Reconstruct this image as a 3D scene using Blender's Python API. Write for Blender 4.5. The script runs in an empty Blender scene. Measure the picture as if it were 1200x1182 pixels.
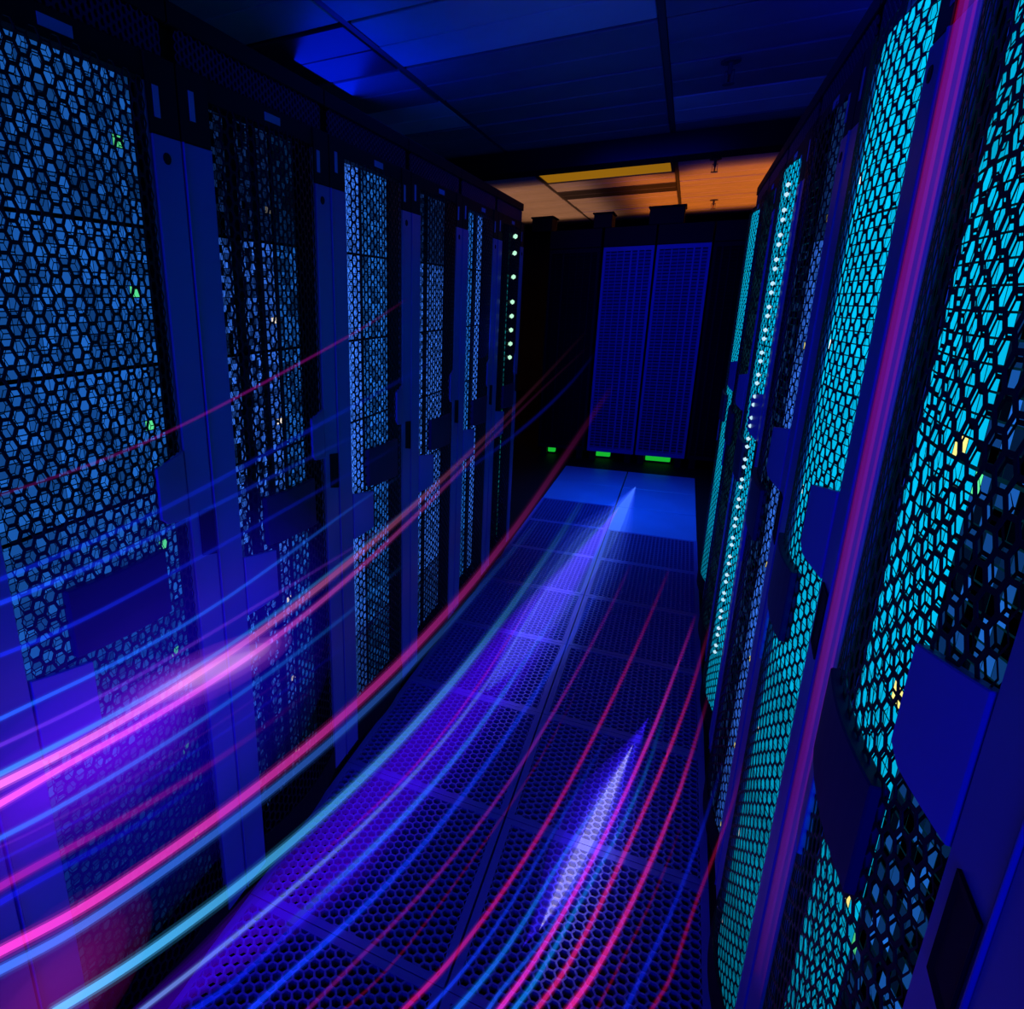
import bpy, bmesh, math, random
from mathutils import Vector, Matrix
random.seed(7)
S = bpy.context.scene
COL = S.collection

# ------------------------------------------------------------------ camera, world, lights, exposure
cam_d = bpy.data.cameras.new('camera'); cam = bpy.data.objects.new('camera', cam_d); COL.objects.link(cam)
_r = Vector((0.8957469404598589, 0.4443559988954989, -0.0136075310907295))
_u = Vector((-0.10960875443263804, 0.2504095781110957, 0.9619152582956298))
_f = Vector((-0.43084027157233973, 0.8601411450662073, -0.2730089210184644))
cam.matrix_world = Matrix(((_r.x, _u.x, -_f.x, 0.3615), (_r.y, _u.y, -_f.y, 0.0), (_r.z, _u.z, -_f.z, 1.6647), (0, 0, 0, 1)))
cam_d.sensor_width = 36; cam_d.sensor_fit = 'HORIZONTAL'
cam_d.lens = 36 * 721.422 / 1200
cam_d.shift_x = 165.258 / 1200; cam_d.shift_y = -31.063 / 1200
cam_d.clip_start = 0.01
S.camera = cam
S.view_settings.view_transform = 'Standard'; S.view_settings.look = 'None'
S.view_settings.exposure = 0.0; S.view_settings.gamma = 1.0; S.view_settings.use_curve_mapping = False
S.cycles.transparent_max_bounces = 96
S.cycles.max_bounces = 6
S.cycles.volume_bounces = 0
S.cycles.sample_clamp_indirect = 3.0
S.cycles.use_denoising = True

w = bpy.data.worlds.new('night'); S.world = w; w.use_nodes = True
w.node_tree.nodes['Background'].inputs[0].default_value = (0.002, 0.004, 0.05, 1)
w.node_tree.nodes['Background'].inputs[1].default_value = 0.02

def area(name, loc, target, size, power, color, size_y=None, spread=180):
    d = bpy.data.lights.new(name, 'AREA'); d.energy = power; d.color = color
    d.shape = 'RECTANGLE'; d.size = size; d.size_y = size_y or size; d.spread = math.radians(spread)
    o = bpy.data.objects.new(name, d); COL.objects.link(o); o.location = loc
    o.rotation_euler = (Vector(target) - Vector(loc)).to_track_quat('-Z', 'Y').to_euler()
    return o
BLUE = (0.0, 0.012, 1.0)
area('aisle_fill_behind', (0.05, -2.2, 1.45), (-0.1, 3.0, 1.1), 0.9, 15, BLUE, 0.9, 70)  # added blue fill from behind the camera for the rack frames; no fixture
area('aisle_fill_overhead', (-0.3, 2.9, 2.74), (-0.05, 2.9, 0), 0.4, 8.5, BLUE, 2.6)  # blue fill added above the aisle for the rack fronts, without a fixture
area('floor_fill_far', (0.1, 5.0, 2.62), (0.05, 5.2, 0), 0.5, 11, (0.003, 0.13, 1.0), 0.5, 60)  # fill light added to brighten the far floor
area('warm_uplight', (0.45, 8.35, 2.42), (0.45, 8.351, 2.8), 1.5, 13, (1.0, 0.22, 0.02), 3.0, 105)
area('pale_uplight', (-1.35, 8.4, 2.50), (-1.35, 8.401, 2.8), 1.3, 5.0, (1.0, 0.40, 0.18), 3.0, 110)

area('ceiling_fill_left', (-1.15, 3.2, 2.29), (-.35, 3.2, 2.8), 0.6, 12.0, BLUE, 2.6, 170)  # unseen blue light added above the left racks to brighten the ceiling
area('ceiling_fill_right', (1.25, 3.2, 2.40), (.3, 3.3, 2.8), 0.5, 13.0, BLUE, 2.6, 170)  # matching added ceiling fill, out of sight above the right racks
area('back_rack_fill', (0.02, 4.9, 2.62), (0.02, 6.8, 1.2), 0.8, 5, BLUE, 0.3, 110)  # blue light added only to lift the dim back racks

# ------------------------------------------------------------------ materials
def srgb(r, g, b):
    return tuple((c / 255 / 12.92) if c < 10.3 else (((c / 255 + .055) / 1.055) ** 2.4) for c in (r, g, b))
def new_mat(name):
    m = bpy.data.materials.new(name); m.use_nodes = True
    return m, m.node_tree, m.node_tree.nodes['Principled BSDF']
def metal(name, col, rough=0.45, metallic=0.0, bump=0.02, scale=300, spec=0.5, vary=0.15):
    m, nt, b = new_mat(name)
    b.inputs['Roughness'].default_value = rough; b.inputs['Metallic'].default_value = metallic
    b.inputs['Specular IOR Level'].default_value = spec
    tc = nt.nodes.new('ShaderNodeTexCoord')
    n = nt.nodes.new('ShaderNodeTexNoise'); n.inputs['Scale'].default_value = scale
    nt.links.new(tc.outputs['Object'], n.inputs['Vector'])
    bp = nt.nodes.new('ShaderNodeBump'); bp.inputs['Strength'].default_value = bump; bp.inputs['Distance'].default_value = 0.002
    nt.links.new(n.outputs['Fac'], bp.inputs['Height']); nt.links.new(bp.outputs['Normal'], b.inputs['Normal'])
    n2 = nt.nodes.new('ShaderNodeTexNoise'); n2.inputs['Scale'].default_value = 3.0; n2.inputs['Detail'].default_value = 6
    nt.links.new(tc.outputs['Object'], n2.inputs['Vector'])
    r = nt.nodes.new('ShaderNodeValToRGB')
    r.color_ramp.elements[0].color = tuple(c * (1 - vary) for c in col) + (1,)
    r.color_ramp.elements[1].color = tuple(c * (1 + vary) for c in col) + (1,)
    nt.links.new(n2.outputs['Fac'], r.inputs['Fac']); nt.links.new(r.outputs['Color'], b.inputs['Base Color'])
    return m
def emit_mat(name, col, strength):
    m = bpy.data.materials.new(name); m.use_nodes = True; nt = m.node_tree; nt.nodes.clear()
    e = nt.nodes.new('ShaderNodeEmission'); e.inputs[0].default_value = tuple(col) + (1,); e.inputs[1].default_value = strength
    o = nt.nodes.new('ShaderNodeOutputMaterial'); nt.links.new(e.outputs[0], o.inputs[0])
    m.cycles.emission_sampling = 'NONE'
    return m
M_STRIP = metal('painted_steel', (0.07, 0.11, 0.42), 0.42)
M_DARK = metal('black_steel', (0.008, 0.008, 0.010), 0.6, spec=0.08)
M_MESH = metal('black_perforated_steel', (0.010, 0.010, 0.012), 0.5, spec=0.12)
M_GRILLE = metal('dark_grille', (0.008, 0.008, 0.010), 0.6, spec=0.1)
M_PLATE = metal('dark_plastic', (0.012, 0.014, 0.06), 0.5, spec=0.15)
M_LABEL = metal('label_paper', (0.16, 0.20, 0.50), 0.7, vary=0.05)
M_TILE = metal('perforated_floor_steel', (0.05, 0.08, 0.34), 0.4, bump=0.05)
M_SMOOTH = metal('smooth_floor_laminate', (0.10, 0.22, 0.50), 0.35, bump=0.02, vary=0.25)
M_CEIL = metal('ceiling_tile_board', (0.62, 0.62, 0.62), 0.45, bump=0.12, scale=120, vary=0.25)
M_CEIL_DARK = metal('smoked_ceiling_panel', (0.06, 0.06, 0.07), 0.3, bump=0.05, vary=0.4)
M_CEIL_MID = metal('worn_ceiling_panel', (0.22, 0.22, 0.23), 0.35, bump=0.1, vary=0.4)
M_WALL = metal('dark_wall_paint', (0.05, 0.05, 0.055), 0.8, spec=0.2)
M_GRID = metal('ceiling_grid_metal', (0.05, 0.05, 0.05), 0.5)
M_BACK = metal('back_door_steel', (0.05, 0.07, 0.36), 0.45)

def cells_mat():
    m = bpy.data.materials.new('lit_server_front'); m.use_nodes = True; nt = m.node_tree; nt.nodes.clear()
    a = nt.nodes.new('ShaderNodeAttribute'); a.attribute_name = 'cell'; a.attribute_type = 'GEOMETRY'
    g = nt.nodes.new('ShaderNodeAttribute'); g.attribute_name = 'glow'; g.attribute_type = 'OBJECT'
    e = nt.nodes.new('ShaderNodeEmission')
    nt.links.new(a.outputs['Color'], e.inputs['Color']); nt.links.new(g.outputs['Fac'], e.inputs['Strength'])
    o = nt.nodes.new('ShaderNodeOutputMaterial'); nt.links.new(e.outputs[0], o.inputs[0])
    m.cycles.emission_sampling = 'NONE'
    return m
M_CELLS = cells_mat()

# ------------------------------------------------------------------ mesh helpers
class MB:
    def __init__(self): self.v = []; self.f = []
    def add(self, vs, fs):
        k = len(self.v); self.v += [tuple(p) for p in vs]; self.f += [tuple(i + k for i in f) for f in fs]; return self
    def box(self, x0, x1, y0, y1, z0, z1):
        vs = [(x, y, z) for z in (z0, z1) for y in (y0, y1) for x in (x0, x1)]
        return self.add(vs, [(0, 2, 3, 1), (4, 5, 7, 6), (0, 1, 5, 4), (2, 6, 7, 3), (0, 4, 6, 2), (1, 3, 7, 5)])
    def cyl(self, c, axis, r, h, n=12):
        a = Vector(axis).normalized(); t = a.orthogonal().normalized(); b = a.cross(t); c = Vector(c)
        vs = []
        for e in (0, h):
            for i in range(n):
                q = 2 * math.pi * i / n; vs.append(c + a * e + (t * math.cos(q) + b * math.sin(q)) * r)
        fs = [tuple(range(n))[::-1], tuple(range(n, 2 * n))] + [(i, (i + 1) % n, n + (i + 1) % n, n + i) for i in range(n)]
        return self.add(vs, fs)
    def mesh(self, name, mat=None, bevel=0):
        me = bpy.data.meshes.new(name); me.from_pydata(self.v, [], self.f); me.update()
        if bevel:
            bm = bmesh.new(); bm.from_mesh(me)
            bmesh.ops.bevel(bm, geom=bm.edges[:], offset=bevel, segments=1, affect='EDGES', clamp_overlap=True)
            bm.to_mesh(me); bm.free()
        if mat: me.materials.append(mat)
        return me
    def obj(self, name, mat, parent=None, bevel=0):
        return put(name, self.mesh(name, mat, bevel), parent)
def put(name, me, parent=None, loc=None):
    o = bpy.data.objects.new(name, me); COL.objects.link(o)
    if parent: o.parent = parent
    if loc: o.location = loc
    return o
def empty(name, loc, rz=0):
    o = bpy.data.objects.new(name, None); COL.objects.link(o); o.location = loc; o.rotation_euler = (0, 0, rz); o.empty_display_size = 0.1
    return o
def tag(o, label=None, cat=None, group=None, kind=None):
    if label: o['label'] = label
    if cat: o['category'] = cat
    if group: o['group'] = group
    if kind: o['kind'] = kind
    return o

U0, U1 = 0.095, 0.515                     # perforated region of a door, across
ZB, ZT = 0.14, 2.075
def bulge(u):
    t = (u - (U0 + U1) / 2) / ((U1 - U0) / 2)
    return 0.012 + 0.028 * max(0.0, 1 - t * t)

def honeycomb(name, mat, a0, a1, b0, b1, pa, pb, opening, thick, surf, skip=None, walls=True):
    """flat-top hexagon lattice over [a0,a1] x [b0,b1]; surf(a, b, depth) gives the point"""
    v = []; f = []
    s_out = pa / 1.5; sy = pb / math.sqrt(3)
    nc = int((a1 - a0) / pa); da = (a1 - a0 - (nc - 1) * pa) / 2
    nr = int((b1 - b0) / pb)
    for c in range(nc):
        for r in range(nr + 1):
            a = a0 + da + c * pa; b = b0 + (r + (0.5 if c % 2 else 0.0)) * pb
            if not (b0 <= b <= b1) : continue
            if skip and skip(a, b): continue
            k = len(v)
            for rad in (1.0, opening):
                for i in range(6):
                    q = math.pi / 3 * i
                    v.append(surf(min(max(a + s_out * rad * math.cos(q), a0), a1), min(max(b + sy * rad * math.sin(q), b0), b1), 0))
            if walls:
                for i in range(6):
                    q = math.pi / 3 * i
                    v.append(surf(min(max(a + s_out * opening * math.cos(q), a0), a1), min(max(b + sy * opening * math.sin(q), b0), b1), thick))
            for i in range(6):
                j = (i + 1) % 6
                f.append((k + i, k + j, k + 6 + j, k + 6 + i))
                if walls: f.append((k + 6 + i, k + 6 + j, k + 12 + j, k + 12 + i))
    me = bpy.data.meshes.new(name); me.from_pydata(v, [], f); me.update(); me.materials.append(mat)
    return me

def ribbon(mb, pts_u, z0f, z1f, off, th=0.004):
    """a sheet that follows the bulge of the door; z0f/z1f give its lower and upper edge at u"""
    n = len(pts_u); k = []
    vs = []
    for u in pts_u:
        for d in (off, off - th):
            vs += [(bulge(u) + d, u, z0f(u)), (bulge(u) + d, u, z1f(u))]
    fs = []
    for i in range(n - 1):
        a, b = 4 * i, 4 * i + 4
        fs += [(a, b, b + 1, a + 1), (a + 2, a + 3, b + 3, b + 2), (a, a + 2, b + 2, b), (a + 1, b + 1, b + 3, a + 3)]
    fs += [(0, 1, 3, 2), (4 * n - 4, 4 * n - 2, 4 * n - 1, 4 * n - 3)]
    mb.add(vs, fs)
def lerp(a, b, t): return a + (b - a) * t
def frange(a, b, n): return [a + (b - a) * i / (n - 1) for i in range(n)]

# shared door meshes (local x = out into the aisle, y = across from the hinge side, z = up)
def door_surf(a, b, d): return (bulge(a) - d, a, b)
ME_SHEET_R = honeycomb('perforated_sheet', M_MESH, U0, U1, ZB, ZT, 0.0192, 0.0315, 0.82, 0.0012, door_surf)
ME_SHEET = honeycomb('perforated_sheet', M_MESH, U0, U1, ZB, ZT, 0.0192, 0.0315, 0.81, 0.003, door_surf)
def door_mesh():
    mb = MB()
    # flat frame strips, their lips and the rails above and below the perforated sheet
    mb.box(0.0, 0.016, 0.004, U0 - 0.004, 0.05, 1.985)
    mb.box(0.0, 0.016, U1 + 0.004, 0.596, 0.05, 1.985)
    mb.box(0.0, 0.010, U0 - 0.004, U0, 0.05, ZT); mb.box(0.0, 0.010, U1, U1 + 0.004, 0.05, ZT)
    # solid wave panels reaching into the perforated sheet from either frame
    ribbon(mb, frange(0.415, U1, 6), lambda u: lerp(1.222, 1.205, (u - .415) / .1) if u > .418 else 1.235, lambda u: lerp(1.345, 1.36, (u - .415) / .1), 0.006, 0.012)
    ribbon(mb, frange(U0, 0.205, 6), lambda u: lerp(0.872, 0.885, (u - U0) / .11), lambda u: lerp(1.038, 1.022, (u - U0) / .11), 0.006, 0.012)
    return mb.mesh('door', M_STRIP, 0.0015)
ME_DOOR = door_mesh()
def rail_mesh():
    mb = MB(); ribbon(mb, frange(U0, U1, 9), lambda u: 0.05, lambda u: ZB + .006, 0.004)
    return mb.mesh('bottom_rail', M_DARK, 0.0015)
ME_BRAIL = rail_mesh()
def plate_mesh():
    mb = MB()
    n = 8; us = frange(0.175, 0.41, n)
    ribbon(mb, us, lambda u: lerp(1.045, 1.028, (u - .175) / .235), lambda u: lerp(1.178, 1.172, (u - .175) / .235), 0.010, 0.018)
    return mb.mesh('latch_plate', M_PLATE, 0.002)
ME_PLATE = plate_mesh()
def header_mesh():
    mb = MB()
    mb.box(-0.02, 0.014, 0.002, U0 - 0.002, 1.987, 2.125); mb.box(-0.02, 0.014, U1 + 0.002, 0.598, 1.987, 2.125)
    mb.box(-0.02, 0.010, U0 - 0.002, U1 + 0.002, 2.078, 2.125); mb.box(-0.02, 0.004, 0.002, 0.598, 2.195, 2.235)
    mb.box(-0.03, -0.02, 0.002, 0.598, 2.125, 2.195)
    return mb.mesh('header', M_DARK, 0.002)
ME_HEADER = header_mesh()
ME_RAIL = honeycomb('perforated_rail', M_PLATE, 0.02, 0.58, 2.126, 2.194, 0.013, 0.018, 0.70, 0.004, lambda a, b, d: (0.0 - d, a, b))
ME_PLINTH = MB().box(-0.9, -0.004, 0.003, 0.597, 0.0, 0.048).mesh('plinth', M_DARK, 0.003)
ME_SIDE = MB().box(-0.95, -0.03, 0.002, 0.006, 0.05, 2.23).mesh('side_panel', M_DARK)
ME_TOP = MB().box(-0.95, -0.03, 0.007, 0.593, 2.235, 2.25).mesh('top_panel', M_DARK)
ME_BACKP = MB().box(-0.965, -0.951, 0.002, 0.598, 0.05, 2.25).mesh('back_panel', M_DARK)
ME_POST = MB().box(-0.028, -0.001, 0.003, 0.028, 0.05, 1.98).mesh('front_post', M_DARK, 0.002)
ME_LOCK = MB().cyl((0.010, 0.552, 1.945), (1, 0, 0), 0.011, 0.0075, 20).mesh('key_lock', M_DARK, 0.001)
def slot_mesh():
    mb = MB()          # recessed grip: a sloped rim around a dark pocket
    y0, y1, z0, z1 = 0.545, 0.592, 1.09, 1.205
    o = [(0.0195, y0, z0 + .012), (0.0195, y1, z0), (0.0195, y1, z1), (0.0195, y0, z1 + .006)]
    i = [(0.0172, y0 + .006, z0 + .020), (0.0172, y1 - .006, z0 + .012), (0.0172, y1 - .006, z1 - .008), (0.0172, y0 + .006, z1 - .006)]
    b = [(0.0165, p[1], p[2]) for p in o]
    mb.add(o + i + b, [(0, 1, 5, 4), (1, 2, 6, 5), (2, 3, 7, 6), (3, 0, 4, 7), (4, 5, 6, 7), (0, 8, 9, 1), (1, 9, 10, 2), (2, 10, 11, 3), (3, 11, 8, 0)])
    return mb.mesh('door_grip', M_DARK)
ME_GRIP = slot_mesh()
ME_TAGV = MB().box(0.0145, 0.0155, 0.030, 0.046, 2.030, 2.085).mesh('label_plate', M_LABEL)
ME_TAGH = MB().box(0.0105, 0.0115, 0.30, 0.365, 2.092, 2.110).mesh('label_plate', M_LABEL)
ME_TAGB = MB().box(0.0156, 0.0162, 0.033, 0.043, 2.034, 2.042).mesh('label_bar', M_DARK)
ME_EDGE = MB().box(0.001, 0.019, 0.0005, 0.0035, 0.05, 1.985).mesh('door_edge', M_STRIP, 0.0008)

def panel_mesh(bands, surf, z0, z1, rows):
    """lit front of a server: rows of small lit cells, grouped in bands across"""
    v = []; f = []; cols = []
    for (u0, u1, col, ncol, lo, pw) in bands:
        cw = (u1 - u0) / ncol; ch = (z1 - z0) / rows
        for i in range(ncol):
            for j in range(rows):
                a0, a1 = u0 + i * cw + cw * .03, u0 + (i + 1) * cw - cw * .03
                b0, b1 = z0 + j * ch + ch * .05, z0 + (j + 1) * ch - ch * .05
                k = len(v); v += [surf(a0, b0), surf(a1, b0), surf(a1, b1), surf(a0, b1)]
                f.append((k, k + 1, k + 2, k + 3))
                b = lo + (1 - lo) * random.random() ** pw
                if random.random() < .0012: c = tuple(x * 1.2 for x in random.choice(((.9, .8, .7), (.1, .8, .3), (.8, .7, .2))))
                else: c = tuple(x * b for x in col)
                cols.append(c)
    me = bpy.data.meshes.new('light_panel'); me.from_pydata(v, [], f); me.update()
    at = me.color_attributes.new('cell', 'FLOAT_COLOR', 'CORNER')
    for p in me.polygons:
        for li in p.loop_indices: at.data[li].color = cols[p.index] + (1.0,)
    me.materials.append(M_CELLS)
    return me

CYAN = srgb(0, 185, 232); CBLUE = srgb(34, 112, 218); SKY = srgb(60, 125, 255); DEEP = srgb(15, 45, 170); GREEN = srgb(30, 190, 110); TEAL = srgb(30, 160, 170); DIM = srgb(25, 60, 120)

ORD = ['lowest', 'second lowest', 'third lowest', 'middle', 'third highest', 'second highest', 'topmost']
def rack(loc, rz, width, label, side_word, bands, depth, curved, glow, rows=12, leds=None, grille=True):
    k = width / 0.6
    root = empty('server_rack', loc, rz); root.scale = (1, k, 1)
    tag(root, label, 'server rack', 'server racks on the %s of the aisle' % side_word)
    put('plinth', ME_PLINTH, root); put('side_panel', ME_SIDE, root)
    put('side_panel', ME_SIDE, root, (0, 0.592, 0)); put('top_panel', ME_TOP, root); put('back_panel', ME_BACKP, root)
    hd = put('header', ME_HEADER, root); put('perforated_rail', ME_RAIL, hd)
    put('label_plate', ME_TAGH, hd)
    lp = put('label_plate', ME_TAGV, hd)
    for a in (0.0, 0.5 / k): put('label_plate', ME_TAGV, hd, (0, a, -0.03 * a)) if a else None
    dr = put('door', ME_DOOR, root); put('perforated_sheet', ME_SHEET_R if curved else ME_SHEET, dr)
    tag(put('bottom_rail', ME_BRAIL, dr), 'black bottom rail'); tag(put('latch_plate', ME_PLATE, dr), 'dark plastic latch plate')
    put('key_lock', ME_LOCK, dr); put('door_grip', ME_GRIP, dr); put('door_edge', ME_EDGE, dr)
    # servers stacked inside, seen through the perforated door
    n = 7; pitch = ((2.072 if curved else 2.115) - 0.10) / n
    if curved: surf = lambda a, b: (bulge(a) - depth, a, b) if U0 + .001 < a < U1 - .001 else (-.004, a, b)
    else: surf = lambda a, b: (-depth, a, b)
    pms = [panel_mesh([b], surf, 0.001 if curved else 0.003, pitch - (0.001 if curved else 0.003), rows) for b in bands]
    ch_front = (0.0 if curved else -depth) - 0.006
    cm = MB().box(-0.85, min(ch_front, -0.035), 0.034, 0.566, 0.004, pitch - 0.004).mesh('chassis', M_DARK)
    gm = None
    if grille:
        if curved: gs = lambda a, b, d: (bulge(min(max(a, U0 + .002), U1 - .002)) - depth + .006, a, b)
        else: gs = lambda a, b, d: (-depth * 0.55, a, b)
        gm = honeycomb('front_grille', M_GRILLE, 0.10 if curved else 0.04, 0.51 if curved else 0.56, 0.006, pitch - 0.006, 0.0165, 0.0262, 0.92, 0, gs, walls=False) if not curved else honeycomb('front_grille', M_GRILLE, .10, .51, .004, pitch - .004, .0225, .0330, .86, 0, gs, walls=False)
    for i in range(n):
        s = empty('rack_server', (loc[0], loc[1], loc[2] + 0.10 + i * pitch), rz); s.scale = (1, k, 1)
        tag(s, '%s server with a lit front inside the %s' % (ORD[i], label.split(' with ')[0]), 'server', 'servers in the ' + label.split(' with ')[0])
        put('chassis', cm, s)
        for pm in pms:
            p = put('light_panel', pm, s); p['glow'] = float(glow[i])
        if gm: put('front_grille', gm, s)
    if leds:
        u, zs, col, r = leds
        strip = MB().box(bulge(u) + .001, bulge(u) + .004, u - .004, u + .004, zs[-1] - .01, zs[0] + .01).obj('led_strip', M_DARK, dr)
        lm = bpy.data.meshes.new('led'); bm = bmesh.new(); bmesh.ops.create_icosphere(bm, subdivisions=1, radius=r); bm.to_mesh(lm); bm.free()
        lm.materials.append(emit_mat('led_light', col, 1.0))
        for z in zs: put('led', lm, root, (bulge(u) + .006, u, z))
    return root

R = random.Random(3)
XL, XR = -0.61, 0.63
# ------------------------------------------------------------------ large structure: floor, ceiling, walls
fl = MB().box(-3.4, -0.606, -2.4, 11.9, -0.10, -0.001).box(0.606, 3.4, -2.4, 11.9, -0.10, -0.001).box(-0.606, 0.606, -2.4, 11.9, -0.40, -0.35).box(-.606, .606, 6.5, 11.9, -.1, -.001).obj('floor', M_DARK)
tag(fl, 'dark raised floor of the aisle and below the racks', None, None, 'structure')
def tile_mesh():
    me = honeycomb('floor_tile', M_TILE, 0.012, 0.588, 0.012, 0.588, 0.0240, 0.0277, 0.80, 0.02, lambda a, b, d: (a, b, -0.001 - d))
    bm = bmesh.new(); bm.from_mesh(me)
    mb = MB(); t = 0.022
    mb.box(0.0, t, 0, .6, -.03, 0).box(.6 - t, .6, 0, .6, -.03, 0).box(t, .6 - t, 0, t, -.03, 0).box(t, .6 - t, .6 - t, .6, -.03, 0)
    t2 = mb.mesh('tmp'); bm.from_mesh(t2); bm.to_mesh(me); bm.free(); bpy.data.meshes.remove(t2)
    return me
ME_TILE = tile_mesh()
ME_STILE = MB().box(0.002, .598, 0.002, .598, -.03, 0).mesh('smooth_floor_tile', M_SMOOTH, 0.0015)
Y0 = 1.696
for side in (0, 1):
    for kk in range(-4, 8):
        y = Y0 + .6 * kk
        smooth = kk >= (5 if side else 6)
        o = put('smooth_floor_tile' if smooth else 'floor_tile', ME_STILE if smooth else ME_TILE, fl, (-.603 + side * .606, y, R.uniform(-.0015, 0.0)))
        if smooth: o['label'] = 'smooth solid floor tile'
        o.scale = (1.0, 0.995, 1)
# ceiling: dark slab with a grid, tiles hung in it
ce = MB().box(-3.4, 3.4, -2.4, 11.9, 2.85, 2.95).obj('ceiling', M_GRID); tag(ce, 'dark ceiling void above the hung tiles', None, None, 'structure')
for i in range(6):
    x = -3.47 + 1.2 * i
    MB().box(x - .014, x + .014, -2.4, 11.9, 2.806, 2.83).obj('grid_rail', M_GRID, ce)
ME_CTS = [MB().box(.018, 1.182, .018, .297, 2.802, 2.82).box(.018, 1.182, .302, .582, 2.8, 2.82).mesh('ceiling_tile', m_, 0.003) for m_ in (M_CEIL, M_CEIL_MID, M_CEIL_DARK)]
lamp_tiles = {(2, 16)}
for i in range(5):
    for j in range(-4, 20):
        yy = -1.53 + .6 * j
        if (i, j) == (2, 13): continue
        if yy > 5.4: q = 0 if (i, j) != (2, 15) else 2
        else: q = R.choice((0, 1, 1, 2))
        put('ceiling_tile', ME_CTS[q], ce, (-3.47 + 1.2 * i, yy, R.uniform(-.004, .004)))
lt = empty('ceiling_light', (-1.07, -1.53 + .6 * 13, 2.79)); tag(lt, 'dim yellow light panel set in the orange ceiling just past the beam', 'ceiling light')
MB().box(.016, 1.184, .014, .04, 0, .03).box(.016, 1.184, .56, .586, 0, .03).box(.016, .04, .04, .56, 0, .03).box(1.16, 1.184, .04, .56, 0, .03).obj('frame', M_GRID, lt)
MB().box(.04, 1.16, .04, .56, .008, .02).obj('diffuser', emit_mat('yellow_diffuser', srgb(178, 120, 20), .62), lt)
for nm, x0, x1, y0, y1 in (('wall_left', -3.5, -3.4, -2.4, 11.9), ('wall_right', 3.4, 3.5, -2.4, 11.9), ('wall_back', -3.5, 3.5, 11.9, 12.0), ('wall_front', -3.5, 3.5, -2.5, -2.4)):
    tag(MB().box(x0, x1, y0, y1, -.4, 2.95).obj(nm, M_WALL), 'dark painted wall of the server room', None, None, 'structure')
bm_ = empty('ceiling_beam', (0, 5.3, 2.64)); tag(bm_, 'black beam hung below the ceiling across the far end of the aisle', 'beam')
MB().box(-2.6, 2.4, 0, .2, 0.012, .155).obj('beam_web', M_DARK, bm_); MB().box(-2.6, 2.4, -.02, .22, 0.0, .012).obj('bottom_flange', M_DARK, bm_)

# ------------------------------------------------------------------ racks
gl = lambda *a: list(a)
LEFT = [
 (-0.125, 'left rack beside the camera with only its frame in view', [(.03, .57, DEEP, 10, .2, 1.4)], .07, gl(.3, .3, .3, .3, .3, .3, .3), 10, None),
 (0.475, 'nearest left rack with a wide mesh of dim blue cells', [(0.03, 0.40, CBLUE, 14, .35, 1.2), (0.40, .57, CBLUE, 6, .25, 1.2)], .085, gl(.06, .12, .34, .66, .86, .80, .62), 12, None),
 (1.075, 'second left rack with dark columns between dotted lights', [(.07, .13, SKY, 4, .0, 2.2), (.17, .24, SKY, 4, .0, 2.0), (.28, .34, SKY, 4, .0, 2.0), (.37, .42, SKY, 2, .1, 1.2), (.44, .54, CBLUE, 5, .1, 1.8)], .07, gl(.12, .45, .7, .9, .95, .8, .10), 16, None),
 (1.675, 'third left rack with a bright blue cell mesh', [(.03, .34, SKY, 9, .45, 1.0), (.36, .57, CBLUE, 6, .15, 1.4)], .07, gl(.3, .75, 1.05, 1.2, 1.2, 1.15, 1.0), 14, None),
 (2.275, 'fourth left rack with a sparkling dotted mesh', [(.05, .14, SKY, 3, .05, 1.8), (.17, .32, SKY, 6, .1, 1.4), (.36, .56, SKY, 6, .2, 1.2)], .06, gl(.3, 1.0, 1.1, 1.1, 1.1, .9, .12), 16, None),
 (2.875, 'fifth left rack with bright vertical bands of cells', [(.05, .27, SKY, 7, .5, 1.0), (.31, .40, CBLUE, 3, .4, 1.0), (.46, .56, SKY, 3, .6, 1.0)], .06, gl(.6, 1.1, 1.2, 1.25, 1.25, 1.2, 1.1), 16, None),
 (3.475, 'sixth left rack with one thin line of green lights', [(.22, .28, SKY, 2, .3, 1.0), (.48, .52, TEAL, 1, .2, 1.0)], .05, gl(.2, .6, .7, .7, .7, .5, .05), 16, (.26, [2.02, 1.93, 1.80, 1.66, 1.58, 1.50, 1.42, 1.34], srgb(190, 255, 220), .014)),
]
for y0, lab, bands, dep, glow, rows, leds in LEFT:
    rack((XL, y0, 0), 0, .6, lab, 'left', bands, dep, False, glow, rows, leds)
zs4 = []
z = 2.0
for q in range(46):
    zs4.append(z); z -= (.028 if q % 2 == 0 else .045)
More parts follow.
